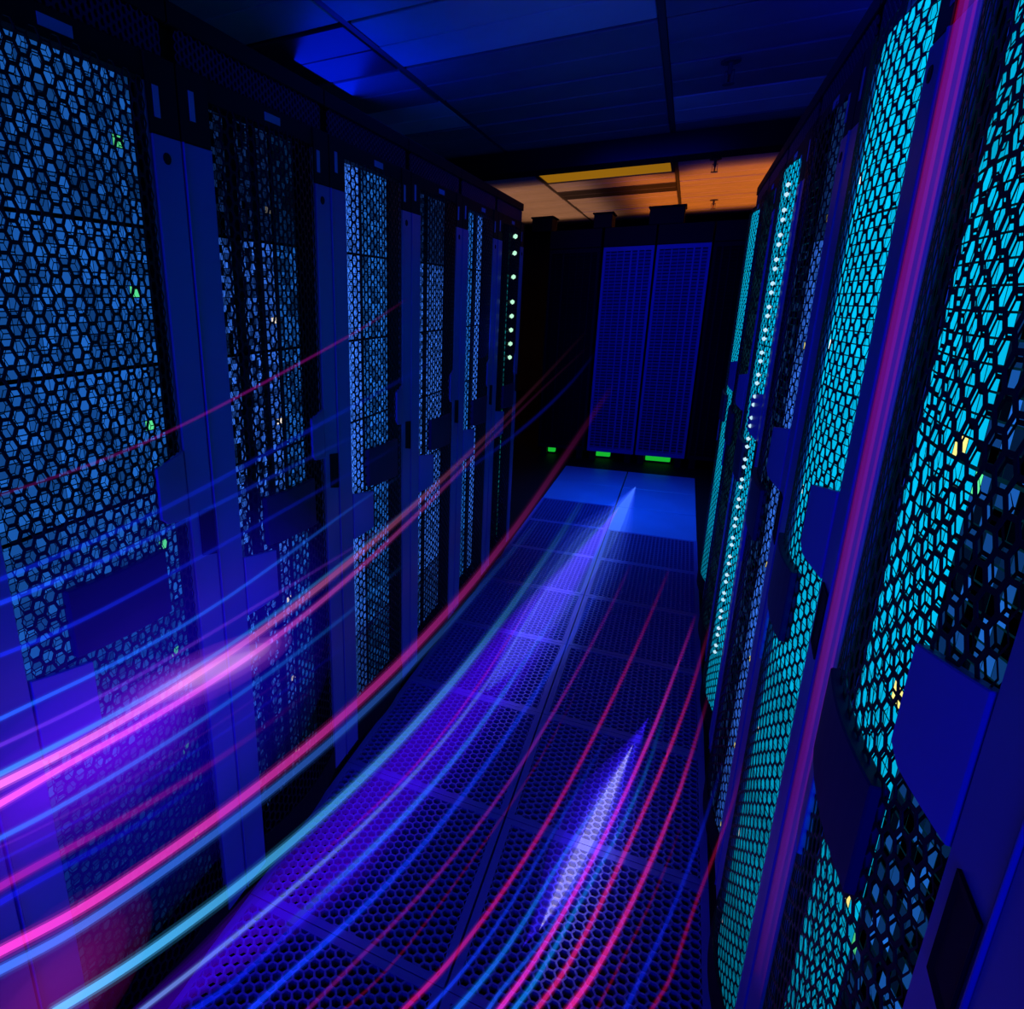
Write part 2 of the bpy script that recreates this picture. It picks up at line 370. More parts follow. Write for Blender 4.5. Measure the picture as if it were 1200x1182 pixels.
RIGHT = [   # near boundary, far boundary
 (-.085, .515, 'right rack beside the camera with only its edge in view', [(.097, .513, DIM, 6, .0, 3.0)], .02, gl(.3, .3, .3, .3, .3, .3, .3), 8, None),
 (0.515, 1.115, 'nearest right rack with large cyan cells and a black grip', [(.097, .15, DEEP, 3, .0, 2.5), (.15, .37, CYAN, 8, .8, .8), (.37, .513, CBLUE, 11, .0, 4.5)], .026, gl(.30, .42, .62, 1.0, 1.2, 1.2, .9), 12, None),
 (1.115, 1.665, 'second right rack with the brightest cyan mesh', [(.097, .513, CYAN, 16, .72, .9)], .014, gl(.32, .45, .62, .95, 1.15, 1.25, 1.3), 14, None),
 (1.665, 2.285, 'third right rack with a dark mesh and one bright edge', [(.097, .36, DIM, 9, .0, 4.0), (.36, .42, DIM, 2, .0, 3.0), (.42, .513, SKY, 4, .35, 1.0)], .013, gl(.5, .7, .9, .9, .9, .7, .12), 16, None),
 (2.285, 2.93, 'fourth right rack with a column of white diodes', [(.097, .18, DEEP, 3, .3, 1.0), (.18, .513, CYAN, 9, .8, .8)], .012, gl(.7, .95, 1.0, 1.05, 1.1, 1.1, 1.1), 16, (.455, zs4, srgb(190, 235, 255), .0075)),
 (2.93, 3.55, 'fifth right rack with a dim grey-green mesh', [(.097, .513, srgb(10, 45, 60), 10, .1, 1.5)], .012, gl(.5, .6, .8, .8, .8, .8, .6), 16, None),
 (3.55, 4.17, 'sixth right rack with a solid cyan band', [(.097, .16, GREEN, 2, .1, 1.5), (.24, .513, CYAN, 8, .85, .8)], .011, gl(.6, .8, 1.0, 1.1, 1.1, 1.1, 1.1), 16, None),
]
for yn, yf, lab, bands, dep, glow, rows, leds in RIGHT:
    rack((XR, yf, 0), math.pi, yf - yn, lab, 'right', bands, dep, True, glow, rows, leds, grille='nearest' in lab)

for x, wd, h, lab in ((-1.16, .20, .13, 'leftmost black box standing on the back racks'), (-.56, .17, .13, 'middle black box standing on the back racks'), (-.06, .30, .15, 'widest black box standing on the back racks, at right')):
    b = empty('cable_box', (x, 6.80, 2.342)); tag(b, lab, 'box', 'black boxes on the back racks')
    MB().box(0, wd, 0, .3, 0, h).obj('housing', M_DARK, b, .006); MB().box(-.012, wd + .012, -.01, .31, h, h + .014).obj('lid', M_DARK, b, .003)
for x, wd, lab in ((-.385, .17, 'green standby lamp glowing below the left ribbed back rack'), (.12, .26, 'green standby lamp glowing below the right ribbed back rack'), (-.90, .10, 'small green lamp glowing below the dark left back rack')):
    b = empty('standby_lamp', (x, 7.0, 0.0)); tag(b, lab, 'lamp', 'green lamps under the back racks')
    MB().box(0, wd, 0, .06, 0.0, .012).obj('base', M_DARK, b); MB().box(.01, wd - .01, .008, .052, .012, .085).obj('lens', emit_mat('green_lens', srgb(20, 170, 45), 1.1), b, .008)
for x, y, lab in ((.42, 3.95, 'sprinkler head with a red bulb on the dark blue ceiling'), (.435, 6.45, 'sprinkler head hanging from the orange ceiling near the beam'), (.50, 9.0, 'far sprinkler head on the orange ceiling')):
    b = empty('sprinkler', (x, y, 2.80)); tag(b, lab, 'sprinkler', 'ceiling sprinklers')
    MB().cyl((0, 0, -.008), (0, 0, 1), .045, .008, 16).obj('escutcheon', M_GRID, b)
    MB().cyl((0, 0, -.06), (0, 0, 1), .011, .054, 10).box(-.022, -.018, -.004, .004, -.10, -.04).box(.018, .022, -.004, .004, -.10, -.04).box(-.022, .022, -.004, .004, -.045, -.04).obj('body', M_GRID, b)
    MB().cyl((0, 0, -.095), (0, 0, 1), .006, .05, 8).obj('bulb', metal('red_glass', (.5, .02, .01), .1), b)
    MB().cyl((0, 0, -.105), (0, 0, 1), .028, .004, 12).obj('deflector', M_GRID, b)
# red and violet reflection on the nearest right rack frame, put in as glowing tubes
# ------------------------------------------------------------------ back racks
def back_rack(x, wd, label, dark):
    root = empty('back_rack', (x, 6.78, 0)); tag(root, label, 'server rack', 'racks closing the far end')
    m = M_DARK if dark else M_BACK
    MB().box(.004, wd - .004, .06, .9, .10, 2.34).obj('cabinet', M_DARK, root)
    for a in (.03, wd - .09):
        for b in (.08, .80): MB().box(a, a + .06, b, b + .06, 0, .10).obj('foot', M_DARK, root)
    dr = MB().box(.006, .03, .02, .055, .11, 2.16).box(wd - .03, wd - .006, .02, .055, .11, 2.16).box(.03, wd - .03, .02, .055, .11, .15).box(.03, wd - .03, .02, .055, 2.12, 2.16).obj('door', m, root)
    MB().box(.004, wd - .004, .02, .06, 2.17, 2.34).obj('header', M_DARK, root)
    n = 64; mb = MB()
    for i in range(n):
        z = .152 + i * (1.966 / n); mb.add([(.03, .035, z), (wd - .03, .035, z), (wd - .03, .022, z + .022), (.03, .022, z + .022)], [(0, 1, 2, 3)])
    tag(mb.obj('louver', m, dr), None, None, None, 'stuff')
    nb = 6
    for i in range(nb):
        a = .07 + i * (wd - .16) / (nb - 1); q = R.choice((.006, .010, .016))
        MB().box(a, a + q, .012, .022, .15, 2.12).obj('mullion', m, dr)
    return root
back_rack(-.97, .50, 'dark back rack left of the wide ribbed doors', True)
back_rack(-.45, .47, 'ribbed back rack, left one of the middle pair', False)
back_rack(.03, .47, 'ribbed back rack, right one of the middle pair', False)
back_rack(.51, .50, 'dark back rack right of the wide ribbed doors', True)

# ------------------------------------------------------------------ light trails
TRAILS = [
 ('pale violet trail, faint and highest, crossing the left racks at mid height', [0.305, 0.007, 0.2623], [[-0.4655, 0.493, 1.4154, 0.00294, 0.1], [-0.4655, 0.5677, 1.4185, 0.00309, 0.144], [-0.4655, 0.6549, 1.4235, 0.00326, 0.182], [-0.4655, 0.7559, 1.4338, 0.00346, 0.215], [-0.4655, 0.8734, 1.4511, 0.00368, 0.242], [-0.4655, 1.0119, 1.4758, 0.00394, 0.264], [-0.4655, 1.1784, 1.508, 0.00424, 0.28], [-0.4655, 1.383, 1.5488, 0.00462, 0.292], [-0.4655, 1.6383, 1.603, 0.00508, 0.298], [-0.4655, 1.9548, 1.6824, 0.00564, 0.3]]),
 ('upper of two dim blue trails crossing the nearest left rack above its latch plate', [0.003, 0.0262, 1.0], [[-0.4655, 0.4686, 1.2972, 0.00536, 0.35], [-0.4655, 0.5494, 1.297, 0.00558, 0.3], [-0.4655, 0.6442, 1.2978, 0.00584, 0.256], [-0.4655, 0.7558, 1.3026, 0.00613, 0.218], [-0.4655, 0.8884, 1.313, 0.00646, 0.187], [-0.4655, 1.0487, 1.3291, 0.00686, 0.162], [-0.4655, 1.2476, 1.3505, 0.00735, 0.143], [-0.4655, 1.5022, 1.3775, 0.00798, 0.13], [-0.4655, 1.8388, 1.4136, 0.00881, 0.122], [-0.4655, 2.2951, 1.4708, 0.00991, 0.12]]),
 ('lower, brighter blue trail skimming the latch plate of the nearest left rack', [0.007, 0.0452, 1.0], [[-0.4655, 0.4623, 1.2634, 0.00539, 0.65], [-0.4655, 0.534, 1.2603, 0.00549, 0.525], [-0.4655, 0.6166, 1.2585, 0.00561, 0.416], [-0.4655, 0.712, 1.2595, 0.00574, 0.323], [-0.4655, 0.8233, 1.2636, 0.00588, 0.246], [-0.4655, 0.9552, 1.2699, 0.00604, 0.184], [-0.4655, 1.115, 1.2773, 0.00624, 0.137], [-0.4655, 1.3132, 1.2855, 0.00649, 0.104], [-0.4655, 1.5641, 1.2966, 0.0068, 0.086], [-0.4655, 1.8844, 1.3186, 0.00718, 0.08]]),
 ('dim blue trail crossing below the latch plate of the nearest left rack', [0.0048, 0.0262, 1.0], [[-0.4655, 0.4483, 1.1886, 0.00483, 0.55], [-0.4655, 0.5229, 1.1795, 0.00499, 0.447], [-0.4655, 0.6082, 1.1752, 0.00515, 0.357], [-0.4655, 0.7069, 1.1741, 0.00533, 0.281], [-0.4655, 0.8228, 1.1752, 0.00553, 0.217], [-0.4655, 0.961, 1.1777, 0.00578, 0.166], [-0.4655, 1.129, 1.1814, 0.00607, 0.127], [-0.4655, 1.338, 1.1863, 0.00643, 0.1], [-0.4655, 1.6052, 1.1927, 0.0069, 0.085], [-0.4655, 1.959, 1.2009, 0.00751, 0.08]]),
 ('bright azure trail over the left racks above the violet one', [0.013, 0.1413, 1.0], [[-0.4655, 0.4308, 1.0944, 0.00428, 0.8], [-0.4655, 0.5049, 1.0845, 0.00438, 0.679], [-0.4655, 0.5909, 1.0729, 0.0045, 0.575], [-0.4655, 0.6913, 1.0624, 0.00464, 0.485], [-0.4655, 0.8086, 1.0556, 0.00478, 0.41], [-0.4655, 0.946, 1.0544, 0.00494, 0.35], [-0.4655, 1.1085, 1.06, 0.00511, 0.305], [-0.4655, 1.3046, 1.0713, 0.00531, 0.273], [-0.4655, 1.5509, 1.0842, 0.00555, 0.255], [-0.4655, 1.8841, 1.0891, 0.00592, 0.25]]),
 ('thin violet trail just above the pink and cyan bundle', [0.2232, 0.0452, 0.7913], [[-0.4655, 0.4234, 1.0551, 0.0043, 0.45], [-0.4655, 0.4964, 1.0417, 0.00441, 0.378], [-0.4654, 0.581, 1.028, 0.00452, 0.315], [-0.4654, 0.6788, 1.0161, 0.00465, 0.261], [-0.4654, 0.7932, 1.0061, 0.00479, 0.216], [-0.4654, 0.9293, 0.9962, 0.00495, 0.18], [-0.4654, 1.0951, 0.9843, 0.00514, 0.153], [-0.4653, 1.3015, 0.9693, 0.00539, 0.134], [-0.4653, 1.5615, 0.9545, 0.00569, 0.123], [-0.4653, 1.8836, 0.9549, 0.00602, 0.12]]),
 ('cyan trail edging the top of the pale pink bundle', [0.0212, 0.305, 0.8308], [[-0.4654, 0.4152, 1.0112, 0.00556, 0.8], [-0.4654, 0.5004, 0.9954, 0.0056, 0.657], [-0.4654, 0.6011, 0.9777, 0.00564, 0.533], [-0.4653, 0.7214, 0.9607, 0.00567, 0.427], [-0.4653, 0.8662, 0.9464, 0.00569, 0.339], [-0.4653, 1.0426, 0.9364, 0.0057, 0.268], [-0.4652, 1.2602, 0.9321, 0.00568, 0.215], [-0.4652, 1.5339, 0.9351, 0.00563, 0.178], [-0.4653, 1.8877, 0.9482, 0.00553, 0.156], [-0.4653, 2.3625, 0.9777, 0.00536, 0.15]]),
 ('pale pink trail, upper of the pair running through the white glow', [1.0, 0.1878, 0.5149], [[-0.4654, 0.4123, 0.9957, 0.00867, 1.0], [-0.4653, 0.5335, 0.9704, 0.00898, 0.785], [-0.4653, 0.6869, 0.9462, 0.00933, 0.598], [-0.4652, 0.8836, 0.9266, 0.00974, 0.438], [-0.4652, 1.141, 0.9156, 0.01021, 0.305], [-0.4652, 1.4878, 0.9181, 0.01077, 0.198], [-0.4653, 1.9759, 0.9417, 0.01145, 0.118], [-0.4653, 2.7085, 1.0, 0.01237, 0.062], [-0.4627, 3.9148, 1.1249, 0.01371, 0.03], [-0.3837, 5.7212, 1.4279, 0.01471, 0.02]]),
 ('hot pink trail, lower of the pair running through the white glow', [1.0, 0.1022, 0.7529], [[-0.4653, 0.4067, 0.9654, 0.00746, 1.0], [-0.4653, 0.5252, 0.9466, 0.00766, 0.786], [-0.4652, 0.6781, 0.9177, 0.00792, 0.598], [-0.4651, 0.8761, 0.8888, 0.00824, 0.438], [-0.465, 1.1342, 0.8695, 0.00859, 0.305], [-0.465, 1.4769, 0.8687, 0.00895, 0.199], [-0.4651, 1.9489, 0.8941, 0.00933, 0.118], [-0.4652, 2.6472, 0.9524, 0.0098, 0.062], [-0.4631, 3.8203, 1.0553, 0.01056, 0.03], [-0.3771, 5.7585, 1.2815, 0.01118, 0.02]]),
 ('azure trail close under the pink pair, leaving low on the left', [0.0097, 0.1878, 0.9131], [[-0.4652, 0.3968, 0.913, 0.005, 0.75], [-0.4651, 0.4737, 0.8911, 0.00518, 0.619], [-0.465, 0.5629, 0.8701, 0.00537, 0.504], [-0.4648, 0.6672, 0.8492, 0.00559, 0.406], [-0.4647, 0.7906, 0.8282, 0.00584, 0.325], [-0.4645, 0.9384, 0.8069, 0.00613, 0.259], [-0.4642, 1.1179, 0.7857, 0.00648, 0.21], [-0.464, 1.3388, 0.766, 0.00688, 0.175], [-0.4638, 1.6137, 0.7511, 0.00737, 0.156], [-0.4637, 1.9588, 0.7469, 0.00794, 0.15]]),
 ('thin mauve trail close under the azure one at left', [0.1559, 0.0212, 0.305], [[-0.4651, 0.3942, 0.8999, 0.00251, 0.25], [-0.465, 0.4564, 0.8778, 0.0026, 0.206], [-0.4649, 0.5266, 0.8562, 0.0027, 0.168], [-0.4647, 0.6061, 0.8351, 0.0028, 0.135], [-0.4645, 0.6967, 0.8142, 0.00293, 0.108], [-0.4643, 0.8009, 0.7935, 0.00306, 0.086], [-0.4641, 0.9215, 0.7726, 0.00322, 0.07], [-0.4638, 1.0628, 0.7513, 0.00339, 0.058], [-0.4634, 1.2303, 0.7289, 0.0036, 0.052], [-0.4629, 1.4321, 0.7049, 0.00384, 0.05]]),
 ('thin deep blue trail between the mauve and magenta ones at left', [0.007, 0.013, 0.7157], [[-0.465, 0.3903, 0.8782, 0.00314, 0.3], [-0.4649, 0.4627, 0.8544, 0.0033, 0.252], [-0.4647, 0.5474, 0.8276, 0.00349, 0.21], [-0.4644, 0.6458, 0.8003, 0.00371, 0.174], [-0.4641, 0.7608, 0.7734, 0.00396, 0.144], [-0.4637, 0.8969, 0.746, 0.00424, 0.12], [-0.4632, 1.061, 0.7167, 0.00459, 0.102], [-0.4625, 1.2617, 0.6854, 0.005, 0.089], [-0.4616, 1.5074, 0.6569, 0.00549, 0.082], [-0.4613, 1.7993, 0.6468, 0.00604, 0.08]]),
 ('soft magenta trail at lower left, fading out before the third rack', [0.5776, 0.013, 0.3515], [[-0.4647, 0.3824, 0.8366, 0.00821, 0.6], [-0.4646, 0.4384, 0.8191, 0.00817, 0.475], [-0.4644, 0.5017, 0.798, 0.00812, 0.366], [-0.4641, 0.5735, 0.7745, 0.00807, 0.273], [-0.4638, 0.6548, 0.7497, 0.00801, 0.196], [-0.4633, 0.7471, 0.7244, 0.00792, 0.134], [-0.4628, 0.8524, 0.6994, 0.00781, 0.087], [-0.4622, 0.9729, 0.675, 0.00766, 0.054], [-0.4615, 1.1122, 0.6511, 0.00746, 0.036], [-0.4606, 1.2751, 0.6267, 0.00721, 0.03]]),
 ('deep blue trail right under the soft magenta one', [0.0048, 0.0097, 0.8308], [[-0.4645, 0.3774, 0.8113, 0.00696, 0.6], [-0.4644, 0.4269, 0.7954, 0.00688, 0.475], [-0.4641, 0.4822, 0.7755, 0.00679, 0.366], [-0.4638, 0.5439, 0.7536, 0.00669, 0.273], [-0.4634, 0.6125, 0.7312, 0.00657, 0.196], [-0.463, 0.6888, 0.7096, 0.00642, 0.134], [-0.4625, 0.7738, 0.6891, 0.00624, 0.087], [-0.462, 0.8694, 0.669, 0.00603, 0.054], [-0.4613, 0.9782, 0.647, 0.00579, 0.036], [-0.4603, 1.105, 0.6188, 0.00551, 0.03]]),
 ('broad hot pink trail, the widest, along the foot of the left racks', [1.0, 0.0482, 0.5776], [[-0.4635, 0.3623, 0.7343, 0.00958, 1.05], [-0.4621, 0.4973, 0.6715, 0.01039, 0.839], [-0.46, 0.6699, 0.6126, 0.01134, 0.656], [-0.4567, 0.8984, 0.5507, 0.01255, 0.499], [-0.4511, 1.2099, 0.4844, 0.01411, 0.369], [-0.4426, 1.6459, 0.4197, 0.01618, 0.265], [-0.4327, 2.2794, 0.3691, 0.01902, 0.186], [-0.427, 3.2674, 0.3499, 0.02324, 0.131], [-0.4173, 4.9257, 0.4124, 0.02989, 0.099], [-0.1823, 6.1137, 0.9046, 0.03161, 0.09]]),
 ('royal blue trail hugging the broad hot pink one from below', [0.0452, 0.2051, 1.0], [[-0.4629, 0.3563, 0.7046, 0.00896, 0.95], [-0.4614, 0.4688, 0.6484, 0.00948, 0.772], [-0.4594, 0.605, 0.5983, 0.01005, 0.618], [-0.4564, 0.7761, 0.546, 0.01072, 0.486], [-0.4515, 0.9965, 0.4886, 0.01153, 0.376], [-0.444, 1.2848, 0.4283, 0.01254, 0.287], [-0.4334, 1.6671, 0.3719, 0.01377, 0.22], [-0.4206, 2.1897, 0.3258, 0.01533, 0.174], [-0.4056, 2.9529, 0.2882, 0.0175, 0.148], [-0.3704, 4.185, 0.2442, 0.02088, 0.14]]),
 ('bright sky blue trail leaving the bottom edge furthest left', [0.0704, 0.4851, 1.0], [[-0.4558, 0.4198, 0.5388, 0.0099, 1.15], [-0.4498, 0.5538, 0.4726, 0.01073, 0.938], [-0.4406, 0.72, 0.4074, 0.01169, 0.752], [-0.4258, 0.9288, 0.3426, 0.01281, 0.594], [-0.4031, 1.1924, 0.2818, 0.01414, 0.462], [-0.3713, 1.5275, 0.2316, 0.01572, 0.356], [-0.3325, 1.9659, 0.1962, 0.01767, 0.277], [-0.2918, 2.5761, 0.1746, 0.02035, 0.221], [-0.2514, 3.5063, 0.1638, 0.02443, 0.19], [-0.1884, 4.999, 0.1924, 0.03081, 0.18]]),
 ('pale lilac and cyan trail, second leaving the bottom edge from the left', [0.1559, 0.305, 0.7913], [[-0.4325, 0.5548, 0.3682, 0.00569, 0.7], [-0.4189, 0.6886, 0.3204, 0.00609, 0.586], [-0.3989, 0.8473, 0.2735, 0.00653, 0.487], [-0.3699, 1.0356, 0.23, 0.00701, 0.402], [-0.331, 1.2584, 0.1951, 0.00755, 0.331], [-0.2856, 1.5254, 0.1719, 0.00816, 0.275], [-0.24, 1.8581, 0.1588, 0.00891, 0.232], [-0.2013, 2.2976, 0.1524, 0.00993, 0.202], [-0.1726, 2.9172, 0.1497, 0.01141, 0.185], [-0.1466, 3.8433, 0.1519, 0.01365, 0.18]]),
 ('narrow red trail on the upper side of the lilac one', [0.5149, 0.007, 0.1022], [[-0.3897, 0.9678, 0.2572, 0.00427, 0.0], [-0.373, 1.0942, 0.2337, 0.00457, 0.047], [-0.3487, 1.2359, 0.2086, 0.0049, 0.11], [-0.3206, 1.3935, 0.1885, 0.00525, 0.169], [-0.2926, 1.5712, 0.1747, 0.00566, 0.185], [-0.2675, 1.7763, 0.1658, 0.00612, 0.198], [-0.2461, 2.0183, 0.1602, 0.00668, 0.208], [-0.228, 2.3093, 0.1565, 0.00735, 0.215], [-0.2125, 2.6669, 0.1541, 0.00819, 0.219], [-0.2005, 3.1201, 0.1531, 0.00926, 0.22]]),
 ('deep blue trail, third leaving the bottom edge from the left', [0.0024, 0.0168, 0.9131], [[-0.3976, 0.6425, 0.2709, 0.00786, 0.65], [-0.3757, 0.7336, 0.237, 0.00804, 0.546], [-0.3563, 0.831, 0.2155, 0.0082, 0.457], [-0.3358, 0.9382, 0.1984, 0.00836, 0.381], [-0.3115, 1.0573, 0.1834, 0.00852, 0.317], [-0.2828, 1.1896, 0.1709, 0.00868, 0.266], [-0.2514, 1.3373, 0.1614, 0.00885, 0.227], [-0.2194, 1.5049, 0.155, 0.00904, 0.2], [-0.1875, 1.6988, 0.1507, 0.00927, 0.185], [-0.1512, 1.9251, 0.1476, 0.00953, 0.18]]),
 ('strong blue trail curving past the first floor tiles at left', [0.0048, 0.0452, 1.0], [[-0.3267, 0.7335, 0.1922, 0.00829, 0.8], [-0.2897, 0.8707, 0.1735, 0.00874, 0.679], [-0.2411, 1.0258, 0.1591, 0.00921, 0.574], [-0.1898, 1.2048, 0.1509, 0.00974, 0.485], [-0.1403, 1.4194, 0.1469, 0.01041, 0.41], [-0.0924, 1.6854, 0.145, 0.01127, 0.35], [-0.0426, 2.0244, 0.144, 0.01238, 0.305], [0.0129, 2.47, 0.1437, 0.01388, 0.273], [0.0732, 3.0861, 0.1442, 0.01599, 0.255], [0.123, 4.0201, 0.1499, 0.01928, 0.25]]),
 ('azure trail between the lilac trail and the strong blue one', [0.013, 0.1878, 0.9131], [[-0.3523, 0.9088, 0.2118, 0.00927, 0.0], [-0.3249, 1.0382, 0.1911, 0.00956, 0.212], [-0.2925, 1.1812, 0.1746, 0.00985, 0.369], [-0.2566, 1.3424, 0.1627, 0.01015, 0.438], [-0.2194, 1.5278, 0.155, 0.0105, 0.388], [-0.1832, 1.7459, 0.1502, 0.01093, 0.347], [-0.1495, 2.0086, 0.1475, 0.01146, 0.317], [-0.1177, 2.332, 0.1459, 0.01214, 0.296], [-0.0835, 2.739, 0.145, 0.01301, 0.284], [-0.0346, 3.261, 0.1451, 0.0141, 0.28]]),
 ('dusky violet trail, first of the thin ones on the floor tiles', [0.2232, 0.0097, 0.2623], [[-0.229, 0.8064, 0.1566, 0.00565, 0.35], [-0.1876, 0.9345, 0.1507, 0.00582, 0.361], [-0.1402, 1.0805, 0.1469, 0.00601, 0.371], [-0.0908, 1.2501, 0.1449, 0.00623, 0.379], [-0.0416, 1.452, 0.144, 0.00651, 0.385], [0.0066, 1.6987, 0.1436, 0.00688, 0.391], [0.0547, 2.0091, 0.1435, 0.00736, 0.395], [0.1047, 2.4123, 0.1435, 0.00801, 0.398], [0.1603, 2.9573, 0.1439, 0.00891, 0.4], [0.2269, 3.7314, 0.1469, 0.01021, 0.4]]),
 ('very dim red trail beside the dusky violet one', [0.1559, 0.0024, 0.0319], [[-0.1613, 0.8458, 0.1483, 0.00379, 0.4], [-0.1201, 0.9373, 0.1459, 0.00385, 0.356], [-0.0875, 1.0405, 0.1448, 0.00394, 0.318], [-0.0584, 1.1571, 0.1442, 0.00404, 0.285], [-0.0291, 1.2894, 0.1439, 0.00417, 0.258], [0.0022, 1.4404, 0.1436, 0.00432, 0.236], [0.0358, 1.6143, 0.1435, 0.00449, 0.22], [0.0705, 1.8179, 0.1434, 0.0047, 0.208], [0.1041, 2.0616, 0.1434, 0.00496, 0.202], [0.1328, 2.3615, 0.1435, 0.00529, 0.2]]),
 ('rose trail left of the white floor glow', [0.6445, 0.0097, 0.2232], [[-0.0411, 0.907, 0.144, 0.00664, 0.65], [0.0091, 1.0305, 0.1436, 0.00672, 0.562], [0.0555, 1.1746, 0.1435, 0.00684, 0.486], [0.0995, 1.3443, 0.1434, 0.007, 0.421], [0.1428, 1.5469, 0.1434, 0.00723, 0.366], [0.1871, 1.7936, 0.1434, 0.00752, 0.323], [0.2345, 2.1014, 0.1434, 0.00789, 0.29], [0.2882, 2.497, 0.1435, 0.00839, 0.267], [0.3525, 3.0246, 0.144, 0.00907, 0.254], [0.4339, 3.7545, 0.1486, 0.01001, 0.25]]),
 ('dim blue trail between the rose one and the white floor glow', [0.0048, 0.0452, 1.0], [[0.0081, 0.9312, 0.1436, 0.00569, 0.65], [0.0426, 1.0172, 0.1435, 0.00572, 0.54], [0.0743, 1.112, 0.1434, 0.00576, 0.445], [0.1032, 1.218, 0.1434, 0.00582, 0.363], [0.1307, 1.3375, 0.1434, 0.0059, 0.296], [0.1585, 1.4729, 0.1434, 0.006, 0.241], [0.1883, 1.627, 0.1434, 0.00611, 0.2], [0.2214, 1.8033, 0.1434, 0.00624, 0.171], [0.2571, 2.0078, 0.1434, 0.0064, 0.155], [0.2914, 2.2517, 0.1435, 0.0066, 0.15]]),
 ('azure trail entering the white floor glow from the left', [0.007, 0.1559, 0.9131], [[0.0644, 0.9585, 0.1434, 0.00758, 0.75], [0.0963, 1.0382, 0.1434, 0.00745, 0.651], [0.1268, 1.1255, 0.1434, 0.00732, 0.565], [0.1541, 1.2222, 0.1434, 0.00719, 0.492], [0.1797, 1.3301, 0.1434, 0.00706, 0.431], [0.2072, 1.4504, 0.1434, 0.00692, 0.382], [0.2408, 1.5839, 0.1434, 0.00676, 0.345], [0.2828, 1.7318, 0.1434, 0.00657, 0.319], [0.3309, 1.898, 0.1434, 0.00635, 0.304], [0.3748, 2.0932, 0.1434, 0.00613, 0.3]]),
 ('thin blue trail ending at the white floor glow', [0.0097, 0.1022, 1.0], [[0.1295, 0.9899, 0.1434, 0.00568, 0.6], [0.146, 1.0445, 0.1434, 0.00564, 0.513], [0.1682, 1.1023, 0.1434, 0.00557, 0.436], [0.1919, 1.1637, 0.1434, 0.0055, 0.371], [0.2141, 1.2294, 0.1434, 0.00544, 0.316], [0.2331, 1.3001, 0.1434, 0.00538, 0.273], [0.2486, 1.3768, 0.1434, 0.00533, 0.24], [0.262, 1.4602, 0.1434, 0.00528, 0.217], [0.2768, 1.5506, 0.1434, 0.00523, 0.204], [0.2987, 1.6474, 0.1434, 0.00515, 0.2]]),
 ('vivid magenta trail touching the right of the white floor glow', [0.8308, 0.0262, 0.5776], [[0.1513, 1.0006, 0.1434, 0.00663, 0.8], [0.1914, 1.1151, 0.1434, 0.00669, 0.701], [0.2286, 1.2452, 0.1434, 0.00678, 0.615], [0.2658, 1.3952, 0.1434, 0.00689, 0.542], [0.3049, 1.5704, 0.1434, 0.00703, 0.481], [0.3468, 1.7776, 0.1434, 0.00721, 0.432], [0.392, 2.027, 0.1434, 0.00743, 0.395], [0.4414, 2.3282, 0.1467, 0.00771, 0.369], [0.4849, 2.4597, 0.2888, 0.00732, 0.354], [0.494, 2.0725, 0.6865, 0.00552, 0.35]]),
 ('cyan trail immediately right of the vivid magenta one', [0.007, 0.2051, 0.8308], [[0.1801, 1.0147, 0.1434, 0.00663, 0.75], [0.2122, 1.1015, 0.1434, 0.00659, 0.629], [0.2387, 1.1977, 0.1434, 0.00658, 0.524], [0.2657, 1.3048, 0.1434, 0.00657, 0.435], [0.2959, 1.4241, 0.1434, 0.00655, 0.36], [0.3291, 1.558, 0.1434, 0.00654, 0.3], [0.3636, 1.7097, 0.1434, 0.00653, 0.255], [0.3969, 1.8841, 0.1434, 0.00654, 0.223], [0.4268, 2.0871, 0.1441, 0.00655, 0.205], [0.4533, 2.3132, 0.1535, 0.00655, 0.2]]),
 ('rose red trail, third from the right rack at the bottom edge', [0.7529, 0.0168, 0.2232], [[0.226, 1.0369, 0.1434, 0.00663, 0.7], [0.2676, 1.1486, 0.1434, 0.00667, 0.612], [0.3034, 1.2759, 0.1434, 0.00675, 0.536], [0.3384, 1.4223, 0.1434, 0.00686, 0.471], [0.3758, 1.5922, 0.1434, 0.00699, 0.416], [0.4172, 1.7916, 0.1436, 0.00714, 0.373], [0.4617, 2.0021, 0.1642, 0.00724, 0.34], [0.4896, 1.9567, 0.3813, 0.0064, 0.317], [0.494, 1.7178, 0.6901, 0.00507, 0.304], [0.4944, 1.5589, 0.9112, 0.00413, 0.3]]),
 ('bright rose trail, second from the right rack at the bottom edge', [0.8714, 0.0212, 0.3515], [[0.2889, 1.0674, 0.1434, 0.00757, 0.8], [0.3255, 1.159, 0.1434, 0.00748, 0.679], [0.3583, 1.2613, 0.1434, 0.0074, 0.574], [0.3902, 1.3758, 0.1434, 0.00733, 0.485], [0.423, 1.5041, 0.1438, 0.00725, 0.41], [0.4563, 1.636, 0.1565, 0.00712, 0.35], [0.4823, 1.6801, 0.2581, 0.00657, 0.305], [0.4919, 1.5747, 0.4732, 0.0055, 0.273], [0.4939, 1.4539, 0.6765, 0.00451, 0.255], [0.4943, 1.3574, 0.8415, 0.0037, 0.25]]),
 ('faint red trail on the tiles right of the bright rose one', [0.2232, 0.003, 0.0212], [[0.3469, 1.0953, 0.1434, 0.00378, 0.4], [0.3637, 1.1513, 0.1434, 0.00379, 0.345], [0.3816, 1.211, 0.1434, 0.00379, 0.298], [0.4002, 1.2747, 0.1434, 0.0038, 0.257], [0.4196, 1.3427, 0.1436, 0.00381, 0.223], [0.4392, 1.4135, 0.146, 0.00381, 0.196], [0.4583, 1.4791, 0.1589, 0.00379, 0.175], [0.4746, 1.517, 0.2031, 0.0037, 0.161], [0.4853, 1.506, 0.2932, 0.00349, 0.152], [0.4905, 1.4618, 0.4082, 0.00321, 0.15]]),
